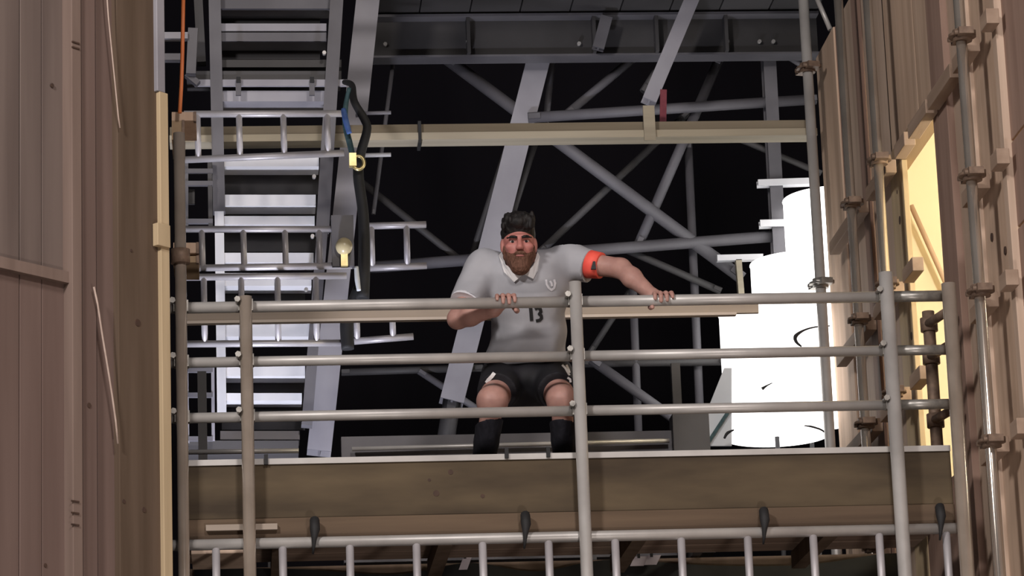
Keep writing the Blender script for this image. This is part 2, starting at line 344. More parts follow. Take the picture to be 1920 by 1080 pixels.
pf = empty('work_platform', (0.2, 0.6, DZ-.1)); tag(pf, 'timber scaffold platform with tall brown toe board under the man', 'platform')
XL, XR = -1.38, 1.812
for x0, x1 in ((XL, 0.268), (0.272, XR)):
    bevel(ob('toe_board', G().box((x0, 0.075, DZ-.005), (x1, 0.105, 4.172)), 'toe', pf), 0.004)
    ob('edge_angle', G().box((x0, 0.066, 4.168), (x1, 0.108, 4.192)), 'tube', pf)
for k in range(4):
    y0 = .11+k*.205
    bevel(ob('deck_plank', G().box((XL, y0, DZ-.045), (XR, y0+.198, DZ)), 'deck_under', pf), 0.004)
bevel(ob('fascia_beam', G().box((XL, .060, 3.862), (XR, .106, DZ-.006)), 'deckw', pf), .004)
for x in (-.98, -.3, .5, 1.3): ob('joist', G().box((x-.03, .15, 3.83), (x+.03, .96, DZ-.046)), 'wood_dark', pf)
for u, v, r in ((845, 885, 5), (818, 925, 6), (805, 900, 3), (905, 930, 4)):
    a = PY(u, v, 0.0745); gg = G(); gg.tube(a+Vector((0, .003, 0)), a-Vector((0, .001, 0)), SZ(r, a), 10); ob('knot', gg, 'knot', pf)
ob('rear_channel', G().box((PY(640, 830, 1.26).x, 1.26, DZ+.0), (PY(1262, 830, 1.26).x, 1.33, PY(900, 814, 1.26).z)), 'steel', pf)
ob('rear_rod', G().tube(PY(660, 842, 1.22), PY(1255, 826, 1.22), .010, 12), 'tube', pf)
ob('rear_rod', G().tube(PY(343, 848, 1.18), PY(560, 845, 1.18), .011, 12), 'tube', pf)
for u, v in ((499, 862), (950, 850), (1028, 848)):
    a = PY(u, v, .06); ob('edge_clip', G().box((a.x-.008, .055, a.z-.02), (a.x+.008, .075, a.z+.022)), 'black', pf)
ob('junction_box', G().box((PY(1262, 800, 1.2).x, 1.2, DZ), (PY(1330, 800, 1.2).x, 1.32, PY(1290, 775, 1.2).z)), 'steel_d', pf)
ob('rear_board', G().box((-1.38, 1.36, PY(700, 598, 1.36).z), (PY(1422, 570, 1.36).x, 1.385, PY(700, 574, 1.36).z)), 'beam_r', pf)
ob('rear_lip', G().box((-1.38, 1.345, PY(700, 601, 1.345).z), (PY(1380, 570, 1.345).x, 1.385, PY(700, 596, 1.345).z)), 'beam_rl', pf)
for x in (-1.3, .86): ob('rear_bearer', G().box((x-.02, .9, DZ-.04), (x+.02, 1.385, DZ-.002)), 'steel_d', pf)
for x in (-1.3, .86): ob('rear_post', G().box((x-.02, 1.385, DZ), (x+.02, 1.42, 4.86)), 'steel_d', pf)

# ladder beam under the platform
lb = empty('lattice_beam', (0.2, -.02, 3.4)); tag(lb, 'aluminium ladder beam with many rungs clamped below the platform edge', 'lattice beam')
ob('chord', G().tube((-1.42, 0.03, 3.835), (1.83, 0.03, 3.835), .0225, 14), 'tube', lb)
ob('chord', G().tube((-1.42, 0.03, 3.36), (1.83, 0.03, 3.36), .0225, 14), 'tube', lb)
for u in (405, 530, 656, 781, 905, 1029, 1154, 1278, 1403, 1526, 1650, 1776):
    x = PY(u, 1030, .03).x; ob('rung', G().tube((x, .03, 3.36), (x, .03, 3.835), .0165, 12), 'alu', lb)
for u, v, d in ((590, 985, 'beneath the left end of the toe board'), (985, 975, 'beneath the man'), (1432, 967, 'below the bright lanterns'), (1762, 960, 'next to the right partition')):
    a = PY(u, v, .02)
    g = G().path([a+Vector((0, .03, .02)), a+Vector((0, -.005, .02)), a+Vector((0, -.02, -.02)), a+Vector((-.004, -.026, -.06)), a+Vector((-.006, -.018, -.09)), a+Vector((-.010, -.01, -.12))], [.012, .02, .021, .011, .007, .004], 10)
    t = tag(ob('lashing_strap', g, 'black'), f'black lashing strap tied round the ladder beam {d}', 'strap', 'lashing straps on the ladder beam')

# ================================================================== roof steel behind
def bar(name, u1, v1, u2, v2, w_, Y, mat, label, cat, kind='tube', Y2=None, group=None, dp=None, par=None):
    if par is not None: return truss_bar(name, u1, v1, u2, v2, w_, Y, mat, label, kind, dp, par)
    a, b = PY(u1, v1, Y), PY(u2, v2, Y if Y2 is None else Y2); wd = SZ(w_, (a+b)/2)
    if kind == 'tube':
        t = empty(name, (a+b)/2)
        ob('tube', G().tube(a, b, wd/2, 16), mat, t)
        d = (b-a).normalized()
        for e, s in ((a, 1), (b, -1)):
            ob('end_plate', G().beam(e, e+d*s*wd*1.1, wd*.5, wd*1.25), mat, t)
    else:
        t = empty(name, (a+b)/2); d = (b-a).normalized(); dp = dp or wd
        sd = Vector((0, 1, 0)).cross(d).normalized(); n = d.cross(sd)
        for k in (-1, 1): ob('flange', G().beam(a+n*dp/2*k, b+n*dp/2*k, wd, .014, sd), mat, t)
        ob('web', G().beam(a, b, .012, dp-.014, sd), mat, t)
    return tag(t, label, cat, group)
def truss_bar(name, u1, v1, u2, v2, w_, Y, mat, label, kind, dp, par):
    a, b = PY(u1, v1, Y), PY(u2, v2, Y); wd = SZ(w_, (a+b)/2); d = (b-a).normalized()
    if kind == 'tube':
        o = ob(name, G().tube(a, b, wd/2, 16), mat, par)
        for e, s_ in ((a, 1), (b, -1)): ob('end_plate', G().beam(e, e+d*s_*wd*1.1, wd*.5, wd*1.25), mat, o)
    else:
        dp = dp or wd; sd = Vector((0, 1, 0)).cross(d).normalized(); n = d.cross(sd)
        o = ob(name, G().beam(a, b, .012, dp-.014, sd), mat, par)
        for k in (-1, 1): ob('flange', G().beam(a+n*dp/2*k, b+n*dp/2*k, wd, .014, sd), mat, o)
    return o
# big girder
gY = 5.0
g0, g1 = PY(692, 75, gY), PY(1532, 62, gY)
zt, zb_ = PY(1100, 38, gY).z, PY(1100, 104, gY).z
rg = empty('roof_girder', ((g0.x+g1.x)/2, gY, zb_)); tag(rg, 'wide dark grey steel girder spanning under the roof soffit', 'girder')
ob('web', G().box((g0.x, gY, zb_), (g1.x, gY+.012, zt)), 'steel_d', rg)
ob('flange', G().box((g0.x, gY-.035, zb_-.012), (g1.x, gY+.1, zb_)), 'steel', rg)
ob('flange', G().box((g0.x, gY-.09, zt), (g1.x, gY+.1, zt+.016)), 'steel', rg)
for u in (880, 1115, 1232, 1362):
    x = PY(u, 70, gY).x; ob('stiffener', G().box((x-.02, gY-.08, zb_), (x+.0, gY, zt)), 'steel_d', rg)
for u, v in ((722, 85), (877, 80), (1230, 82), (1363, 80), (1423, 80), (1449, 80), (1085, 84)):
    a = PY(u, v, gY-.004); ob('bolt', G().tube(a, a-Vector((0, .03, 0)), .012, 6), 'tube', rg)
sf = empty('roof_soffit', ((g0.x+g1.x)/2, 3.8, zt+.03)); tag(sf, 'dark ribbed metal soffit above the wide girder', 'soffit')
for k in range(9):
    x0 = g0.x+(g1.x-g0.x)*k/9
    ob('soffit_panel', G().box((x0+.004, 2.9, zt+.03), (x0+(g1.x-g0.x)/9-.004, 5.1, zt+.06+.004*(k % 2))), 'steel_d', sf)
for y in (3.5, 4.3): ob('purlin', G().box((g0.x, y, zt+.0), (g1.x, y+.05, zt+.03)), 'steel_d', sf)

B = 5.3
TR = empty('roof_truss', PY(1000, 800, B)); tag(TR, 'grey steel roof truss of raking column, posts, pipes and diagonal braces behind the man', 'truss')
bar('raking_column', 1013, 98, 846, 756, 44, B, 'steel_l', 'pale grey raking steel column passing behind the man\'s head', 'column', 'I', dp=.16, par=TR)
RC = bar('raking_column', 722, -300, 598, 850, 44, 4.2, 'steel_l', 'pale raking column at the right side of the stair tower', 'column', 'I', dp=.16)
bar('raking_column', 1303, -15, 1216, 192, 27, 4.6, 'steel_l', 'short pale raking strut crossing the dark girder down to the timber block', 'column', 'I', dp=.10)
bar('hanger_strut', 1137, 33, 1121, 92, 22, 4.85, 'steel', 'stub hanger strut fixed against the girder web', 'strut', 'I', dp=.05)
br = 'roof braces behind the scaffold'
bar('diagonal_brace', 832, 106, 1392, 522, 24, B-0.03, 'steel', 'long thick grey diagonal tube brace falling across the raking column to the lanterns', 'brace', group=br, par=TR)
bar('diagonal_brace', 1192, 106, 1060, 216, 16, B, 'steel', 'short thin diagonal brace rising from the timber beam to the girder', 'brace', group=br, par=TR)
bar('diagonal_brace', 1290, 211, 1010, 475, 14, B+0.13, 'steel_d', 'dim slanting brace rising behind the man\'s left shoulder', 'brace', group=br, par=TR)
bar('diagonal_brace', 1352, 103, 1194, 466, 19, B-0.02, 'steel', 'steep grey tube brace crossing the long thick diagonal brace', 'brace', group=br, par=TR)
bar('diagonal_brace', 650, 320, 910, 525, 14, B, 'steel_d', 'dim diagonal brace falling from the strap bundle towards the man\'s right shoulder', 'brace', group=br, par=TR)
bar('diagonal_brace', 786, 696, 930, 790, 13, B, 'steel', 'short diagonal brace beside the man\'s right knee', 'brace', group=br, par=TR)
bar('diagonal_brace', 1160, 462, 1352, 546, 14, B+0.04, 'steel_d', 'thin dim brace under the man\'s left forearm', 'brace', group=br, par=TR)
bar('diagonal_brace', 1108, 674, 1300, 811, 19, B-0.13, 'steel', 'grey diagonal brace running down to the junction box behind the toe board', 'brace', group=br, par=TR)
bar('diagonal_brace', 1466, 98, 1524, 134, 13, 5.15, 'steel', 'knee brace between girder and silver standard', 'brace', group=br, par=TR)
bar('diagonal_brace', 1330, 237, 1540, 325, 12, B+0.13, 'steel_d', 'dim brace above the topmost lantern', 'brace', group=br, par=TR)
bar('diagonal_brace', 1190, 532, 1106, 662, 12, B+0.11, 'steel_d', 'dim slanting brace beneath the rear board beside the man', 'brace', group=br, par=TR)
pt = 'slim posts behind the scaffold'
bar('steel_post', 955, 262, 878, 500, 12, B+0.06, 'steel_d', 'thin dim rod alongside the raking column behind the man', 'post', group=pt, par=TR)
bar('steel_post', 1006, 262, 958, 412, 11, B+0.06, 'steel_d', 'thin dim rod between raking column and the man\'s hair', 'post', group=pt, par=TR)
bar('steel_post', 1036, 106, 1022, 240, 13, B+0.07, 'steel', 'short thin post between girder and timber beam', 'post', group=pt, par=TR)
bar('steel_post', 1247, 106, 1205, 172, 13, B-0.07, 'steel_d', 'dim short strut beside the short pale raking strut', 'post', group=pt, par=TR)
bar('steel_post', 1290, 262, 1316, 860, 16, B+0.09, 'steel', 'slim vertical post to the left of the lanterns', 'post', group=pt, par=TR)
bar('steel_post', 1440, 104, 1460, 478, 24, B-0.07, 'steel', 'thick vertical post standing behind the lanterns', 'post', 'I', group=pt, dp=.09, par=TR)
bar('steel_post', 1186, 520, 1199, 860, 15, B+0.02, 'steel', 'slim vertical post below the man\'s left forearm', 'post', group=pt, par=TR)
bar('steel_post', 738, 112, 700, 402, 8, B-0.11, 'steel', 'thin slanting rod by the strap bundle', 'post', group=pt, par=TR)
bar('steel_post', 850, 735, 830, 862, 34, B+0.04, 'steel_d', 'dim stub column beside the man\'s right sock', 'post', group=pt, par=TR)
bar('purlin_pipe', 990, 221, 1530, 186, 20, B-0.09, 'steel', 'grey pipe above the long timber beam', 'pipe', par=TR)
bar('purlin_pipe', 676, 503, 1490, 440, 22, B-0.04, 'steel', 'long grey pipe passing behind the man\'s neck', 'pipe', par=TR)
bar('purlin_pipe', 640, 698, 905, 690, 14, B+0.04, 'steel_d', 'dim pipe beside the man\'s shorts', 'pipe', par=TR)
bar('purlin_pipe', 1090, 682, 1365, 678, 15, B+0.02, 'steel_d', 'dim pipe right behind the middle rail, ending at the lanterns', 'pipe', par=TR)
bar('stub_arm', 1420, 345, 1532, 341, 12, B-.12, 'steel_w', 'white stub pipe at the top lantern', 'pipe', 'I', dp=.05, par=TR)
bar('stub_arm', 1424, 421, 1500, 419, 13, B-.12, 'steel_w', 'white stub pipe beside the waist of the top lantern', 'pipe', 'I', dp=.05, par=TR)
a, b = PY(1344, 485, B-.12), PY(1430, 483, B-.12); ob('stub_arm', G().beam(a, b, SZ(11, a), .05), 'steel_w', TR)
a, b = PY(1384, 488, B-.12), PY(1390, 560, B-.12); ob('stub_leg', G().beam(a, b, SZ(11, a), .05), 'beam_pale', TR)
# timber beam
tb = empty('timber_beam', PY(930, 250, 3.2)); tag(tb, 'long olive timber beam with pale batten along its lower edge', 'timber beam')
y = 3.2; x0, x1 = PY(318, 250, y).x, PY(1530, 240, y).x
z0, z1, z2 = PY(930, 263, y).z, PY(930, 250, y).z, PY(930, 231, y).z
bevel(ob('beam', G().box((x0, y, z1), (x1, y+.10, z2)), 'beam_h', tb), .004)
ob('batten', G().box((x0, y-.03, z0), (x1, y+.10, z1)), 'beam_pale', tb)
a = PY(1217, 235, y-.03); ob('hanger_block', G().box((a.x-.03, y-.05, PY(1217, 268, y).z), (a.x+.03, y-.03, PY(1217, 203, y).z)), 'beam_pale', tb)
a = PY(787, 250, y-.03); ob('cable_tie', G().box((a.x-.008, y-.036, z0-.02), (a.x+.008, y+.11, z2+.006)), 'black', tb)
a = PY(1242, 200, y+.05); tag(ob('red_strap', G().beam(PY(1244, 168, y+.105), PY(1243, 232, y+.105), .035, .008), 'red'), 'dark red strap hanging behind the timber beam block', 'strap')

# ================================================================== stair tower
tw = empty('stair_tower', PY(500, 840, 3.0)); tag(tw, 'grey steel stair tower with white lit treads behind the scaffold', 'stair tower')
TY = 3.05
def slab(name, u0, u1, v0, v1, Y, mat, par, dp=.12, v_slope=0.0):
    a, b, c, d = PY(u0, v1, Y), PY(u1, v1+v_slope, Y), PY(u1, v0+v_slope, Y), PY(u0, v0, Y)
    n = Vector((0, dp, 0))
    return ob(name, G().hexa([a, b, b+n, a+n, d, c, c+n, d+n]), mat, par)
def post(name, u0, v0, u1, v1, w_, Y, mat, par, dp=.08):
    a, b = PY(u0, v0, Y), PY(u1, v1, Y); return ob(name, G().beam(a, b, SZ(w_, a), dp), mat, par)
post('stringer', 396, -300, 411, 400, 22, TY, 'steel', tw)
post('stringer', 411, 400, 416, 780, 17, TY, 'steel_w', tw)
post('stringer', 650, -300, 604, 440, 24, TY-.02, 'steel', tw)
post('stringer', 604, 440, 575, 800, 20, TY-.02, 'steel', tw)
post('corner_post', 356, -300, 378, 120, 16, TY+.05, 'steel_d', tw)
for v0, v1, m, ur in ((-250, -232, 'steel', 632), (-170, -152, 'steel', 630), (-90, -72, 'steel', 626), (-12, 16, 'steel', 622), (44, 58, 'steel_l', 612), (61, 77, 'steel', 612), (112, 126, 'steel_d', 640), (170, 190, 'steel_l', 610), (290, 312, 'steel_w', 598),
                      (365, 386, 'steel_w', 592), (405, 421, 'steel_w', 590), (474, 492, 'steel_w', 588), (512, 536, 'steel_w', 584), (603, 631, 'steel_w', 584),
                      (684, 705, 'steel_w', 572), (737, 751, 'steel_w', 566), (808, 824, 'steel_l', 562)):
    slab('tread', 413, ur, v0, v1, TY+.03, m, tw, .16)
for v0, v1 in ((20, 43), (80, 111), (315, 364), (388, 404), (424, 472), (540, 580), (707, 736), (755, 806)):  # dark sheets painted in for the shaded gaps between treads
    slab('gap_shade_panel', 416, 600 if v0 < 500 else 572, v0, v1, TY+.2, 'near_black', tw, .01)
slab('landing', 350, 640, 133, 149, TY-.02, 'steel_d', tw, .2)
slab('landing_lip', 365, 650, 149, 161, TY-.03, 'steel_l', tw, .02)
slab('landing', 345, 560, 826, 850, TY-.02, 'steel_d', tw, .2)
for u in (447, 585): slab('hook', u-5, u+5, 150, 178, TY-.06, 'steel', tw, .02); slab('hook_slot', u-4, u+4, 144, 154, TY-.07, 'black', tw, .01)
for u, v in ((608, 98), (589, 330), (586, 442), (574, 542)):
    a = PY(u, v, TY-.07); ob('bolt', G().tube(a, a+Vector((0, .03, 0)), .010, 8), 'tube', tw)
# side cage of the tower
post('cage_post', 349, 300, 349, 425, 8, TY-.1, 'steel', tw, .03); post('cage_post', 393, 300, 395, 425, 8, TY-.1, 'steel_d', tw, .03)
post('cage_post', 349, 690, 351, 830, 8, TY-.1, 'steel_l', tw, .03); post('cage_post', 399, 690, 400, 826, 6, TY-.1, 'steel_l', tw, .03)
for v in (320, 343, 414, 693, 740, 822): slab('cage_bar', 347, 399, v-4, v+4, TY-.12, 'steel', tw, .03)
slab('cage_panel', 346, 365, 355, 382, TY-.05, 'steel_d', tw, .02)
slab('bracket_arm', 300, 352, 60, 72, TY-.2, 'steel_l', tw, .05); slab('bracket_arm', 300, 340, 100, 112, TY-.2, 'steel', tw, .05)
post('bracket_leg', 362, 55, 358, 140, 18, TY-.15, 'steel', tw, .05)
a, b = PY(350, 140, TY-.1), PY(372, 158, TY-.1); ob('bracket_leg', G().beam(a, b, .03, .05), 'steel', tw)

# lattice beams round the tower
def lattice(pts_top, pts_bot, rungs, Y, label, wc=13, wr=12, mat='alu'):
    (a0, b0, a1, b1), (c0, d0, c1, d1) = pts_top, pts_bot
    t = empty('lattice_beam', PY((a0+a1)/2, (b0+d0)/2, Y)); tag(t, label, 'lattice beam', 'lattice beams at the stair tower')
    A, B_, C_, D_ = PY(a0, b0, Y), PY(a1, b1, Y), PY(c0, d0, Y), PY(c1, d1, Y)
    ob('chord', G().tube(A, B_, SZ(wc, A)/2, 12), mat, t); ob('chord', G().tube(C_, D_, SZ(wc, A)/2, 12), mat, t)
    for u in rungs:
        vt = b0+(b1-b0)*(u-a0)/(a1-a0); vb = d0+(d1-d0)*(u-c0)/(c1-c0)
        ob('rung', G().tube(PY(u, vt, Y), PY(u+2, vb, Y), SZ(wr, A)/2, 12), mat, t)
    return t
lattice((345, 214, 645, 213), (340, 300, 645, 287), (370, 448, 531, 613), 2.5, 'grey lattice beam in front of the long timber beam at the tower')
lattice((340, 430, 645, 430), (340, 503, 660, 498), (378, 456, 534, 598), 2.5, 'grey lattice beam next to the round cream lamp')
lattice((340, 520, 650, 517), (340, 645, 650, 643), (382, 452, 520, 592), 2.45, 'grey lattice beam behind the top guardrail at the tower')
lattice((690, 424, 799, 421), (690, 503, 800, 498), (696, 762), 3.4, 'short lattice beam end to the right of the strap bundle')
lattice((664, 578, 775, 574), (664, 640, 775, 631), (668, 735), 3.3, 'short lattice beam end just under the top guardrail')
for u0, v, w_, m in ((668, 212, 7, 'steel_l'), (662, 291, 8, 'steel_w')):
    a, b = PY(u0, v+1, 4.09), PY(733, v-1, 4.09); ob('stub_pipe', G().tube(a, b, SZ(w_, a)/2, 12), m, RC)
# small timber ends and the rest at the left post
for u0, u1, v0, v1, m, lab in ((322, 367, 210, 226, 'wood_warm', 'orange-brown timber end on the tower lattice below the orange cable'), (322, 345, 226, 262, 'wood_y', 'olive timber block at the top of the left guardrail post'),
                              (325, 372, 455, 474, 'wood_warm', 'orange timber end beside the pale splice block'), (325, 372, 480, 492, 'wood_y', 'brown timber end just below the orange timber end')):
    t = empty('timber_end', PY((u0+u1)/2, v1, .3)); tag(t, lab, 'timber')
    slab('plank', u0, u1, v0, v1, .3, m, t, .3)
    slab('end_band', u1-4, u1+1, v0-1, v1+1, .295, 'coupler', t, .03)
pts = [PY(u, v, .25) for u, v in ((344, -20), (343, 40), (342, 100), (340, 160), (337, 212))]
tag(ob('orange_cable', G().path(pts, .0085, 10), 'orange'), 'orange cable hanging down to the timber end by the left post', 'cable')

# strap bundle, hook, lamp
SY = 2.35
def pathpx(name, pts, rpx, mat, par, Y=None):
    Y = SY if Y is None else Y
    P = [PY(u, v, Y+dy) for u, v, dy in pts]; rr = [SZ(r, P[0]) for r in (rpx if isinstance(rpx, list) else [rpx]*len(P))]
    Q = []; RR = []
    for i in range(len(P)-1):
        p0, p1, p2, p3 = P[max(i-1, 0)], P[i], P[i+1], P[min(i+2, len(P)-1)]
        for k in range(5):
            t = k/5; Q.append(.5*((2*p1)+(p2-p0)*t+(2*p0-5*p1+4*p2-p3)*t*t+(3*p1-p0-3*p2+p3)*t**3)); RR.append(rr[i]*(1-t)+rr[i+1]*t)
    Q.append(P[-1]); RR.append(rr[-1])
    return ob(name, G().path(Q, RR, 10), mat, par)
sb = empty('strap_bundle', PY(680, 560, SY)); tag(sb, 'bundle of black, teal and blue webbing straps with yellow hook hanging from the tower landing', 'straps')
pathpx('black_strap', [(646, 154, .62), (660, 160, .3), (664, 190, 0), (684, 225, 0), (688, 245, 0), (676, 290, 0), (672, 330, 0), (681, 400, 0), (683, 480, 0), (680, 560, 0)], [5, 6, 7, 8, 8, 9, 10, 10, 11, 12], 'black', sb)
pathpx('teal_strap', [(655, 165, .08), (648, 200, .08), (648, 235, .06), (656, 270, .06), (664, 305, .04)], [4, 5, 6, 6, 5], 'teal', sb)
pathpx('blue_strap', [(644, 205, .02), (648, 225, 0), (655, 250, 0)], [5, 6, 5], 'blue', sb)
pathpx('strap_end', [(668, 500, -.06), (670, 525, -.06), (673, 545, -.06)], [4, 5, 4], 'white', sb)
pathpx('strap_tail', [(672, 540, .03), (656, 585, .06), (650, 610, .06), (652, 655, .06)], [10, 12, 13, 12], 'black', sb)
c = PY(672, 305, SY-.06)
ob('hook', G().path([c+Vector((.028*math.cos(a_), 0, .034*math.sin(a_))) for a_ in [2.2-k*.32 for k in range(16)]], .009, 8), 'brass', sb)
ob('hook_block', G().box((c.x-.045, c.y-.02, c.z-.02), (c.x-.01, c.y+.02, c.z+.045)), 'brass', sb)
t = empty('bulkhead_lamp', PY(645, 460, 2.43)); tag(t, 'round cream bulkhead lamp on a grey box by the strap bundle', 'lamp')
c = PY(645, 462, 2.43); r = SZ(16, c)
ob('globe', G().sphere(c, r, r, r*1.05, 20, 12), 'globe', t)
ob('housing', G().box((c.x-r*1.4, c.y+.03, c.z-r*2.2), (c.x+r*1.2, c.y+.09, c.z+r*4)), 'steel', t)
ob('bracket', G().box((c.x-r*.4, c.y-.01, c.z-r*2.4), (c.x+r*.4, c.y+.03, c.z-r*.9)), 'brass', t)

# ================================================================== lanterns
LN_ = []
for i, (uc, vt, vb, Y, lab) in enumerate(((1457, 566, 819, 3.6, 'glowing white drum lantern standing lowest, just above the toe board'),
                                       (1520, 472, 790, 4.3, 'glowing white drum lantern of middle height between the lowest and the highest'),
                                       (1584, 352, 700, 5.0, 'glowing white drum lantern standing highest, next to the far silver standard'))):
    c = PY(uc, vb, Y); top = PY(uc, vt+22, Y).z; r = SZ(97, c)
    t = empty('drum_lantern', c); tag(t, lab, 'lantern', 'drum lanterns'); LN_.append(t)
    ob('shade', G().lathe(c, [(r*.985, 0), (r, .006), (r, top-c.z-.006), (r*.985, top-c.z)], 64), 'lantern', t)
    for z in (c.z+.002, top): ob('hoop', G().path([Vector((c.x+r*1.004*math.cos(k*math.pi/32), c.y+r*1.004*math.sin(k*math.pi/32), z)) for k in range(65)], .003, 6), 'lantern', t)
    ob('stand_pole', G().tube((c.x, c.y, 0), (c.x, c.y, c.z), .012, 12), 'near_black', t); ob('stand_foot', G().lathe((c.x, c.y, 0), [(.2, 0), (.2, .02), (.04, .05)], 24), 'steel_d', t)
wy = 3.3
pathpx('wire', [(1556, 611, 0), (1530, 613, 0), (1508, 619, 0), (1492, 630, 0), (1493, 641, 0), (1503, 650, 0)], [1.2, 1.5, 2, 4, 3, 1.5], 'black', LN_[0], wy)
pathpx('wire', [(1508, 798, 0), (1522, 800, 0), (1540, 806, 0), (1551, 816, 0), (1548, 826, 0)], [1, 2, 1.8, 1.5, 1], 'black', LN_[0], wy-.03)
pathpx('wire', [(1376, 806, 0), (1364, 812, 0), (1358, 822, 0)], [1.5, 3, 2], 'black', LN_[0], wy-.03)
pathpx('wire', [(1448, 718, 0), (1438, 723, 0), (1429, 729, 0)], [.8, 1.5, 3.5], 'black', LN_[0], wy-.03)
t = empty('leaning_sheet', PY(1340, 838, 3.4)); tag(t, 'pale leaning sheet with dark diagonal strip to the left of the lanterns', 'sheet')
q = [PY(u, v, 3.4) for u, v in ((1312, 836), (1372, 836), (1372, 690), (1358, 690), (1318, 790))]
n = len(q); nn = Vector((0, .02, 0))
ob('sheet', G().add(q+[p_+nn for p_ in q], [tuple(range(n)), tuple(range(2*n-1, n-1, -1))]+[(i, n+i, n+(i+1) % n, (i+1) % n) for i in range(n)]), 'white', t)
ob('strip', G().beam(PY(1326, 832, 3.385), PY(1368, 768, 3.385), .018, .012), 'teal', t)

# ================================================================== clutter below the platform
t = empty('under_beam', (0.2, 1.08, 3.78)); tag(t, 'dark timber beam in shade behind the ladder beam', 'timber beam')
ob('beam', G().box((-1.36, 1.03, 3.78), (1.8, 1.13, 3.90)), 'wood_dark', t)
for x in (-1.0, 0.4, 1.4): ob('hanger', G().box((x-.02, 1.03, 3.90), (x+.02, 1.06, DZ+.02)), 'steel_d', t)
for u, v, w_, h_, lab in ((1198, 1052, 26, 18, 'pale grey card lying left of its twin under the platform'), (1222, 1050, 26, 18, 'pale grey card lying right of its twin under the platform'), (872, 1056, 16, 24, 'small upright white card on the dark drape under the platform')):
    a = PY(u, v, .984); t = empty('info_card', a); tag(t, lab, 'card')
    hw, hh = SZ(w_, a)/2, SZ(h_, a)/2
    ob('card', G().hexa([a+Vector((-hw-.01, 0, -hh)), a+Vector((hw-.01, 0, -hh)), a+Vector((hw-.01, .004, -hh)), a+Vector((-hw-.01, .004, -hh)), a+Vector((-hw+.012, 0, hh)), a+Vector((hw+.012, 0, hh)), a+Vector((hw+.012, .004, hh)), a+Vector((-hw+.012, .004, hh))]), 'card', t)
    ob('clip', G().box((a.x-.006, a.y-.004, a.z+hh-.008), (a.x+.006, a.y+.006, a.z+hh+.012)), 'black', t)
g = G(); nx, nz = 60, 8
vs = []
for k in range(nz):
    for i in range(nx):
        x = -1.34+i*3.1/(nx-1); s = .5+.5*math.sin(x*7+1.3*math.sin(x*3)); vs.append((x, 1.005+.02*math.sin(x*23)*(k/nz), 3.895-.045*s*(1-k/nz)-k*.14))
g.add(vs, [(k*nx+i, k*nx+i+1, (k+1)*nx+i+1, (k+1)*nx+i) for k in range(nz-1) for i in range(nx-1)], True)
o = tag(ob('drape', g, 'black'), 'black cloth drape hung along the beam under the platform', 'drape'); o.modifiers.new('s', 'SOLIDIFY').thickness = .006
a, b = PY(360, 1040, .3), PY(475, 1030, .3)
t = empty('plank_stack', a); tag(t, 'orange-brown planks stored under the left end of the platform', 'planks')
for k in range(2): ob('plank', G().box((a.x, .108+.02*k, a.z+.043*k-.03), (b.x-.05*k, .5, a.z+.043*k+.012)), 'wood_warm' if k else 'wood_mid', t)
a, b = PY(386, 990, .04), PY(520, 985, .04)
tag(ob('loose_batten', G().box((a.x, .035, a.z-.012), (b.x, .053, a.z+.012)), 'beam_r'), 'short pale batten lying on the ladder beam below the toe board', 'batten')

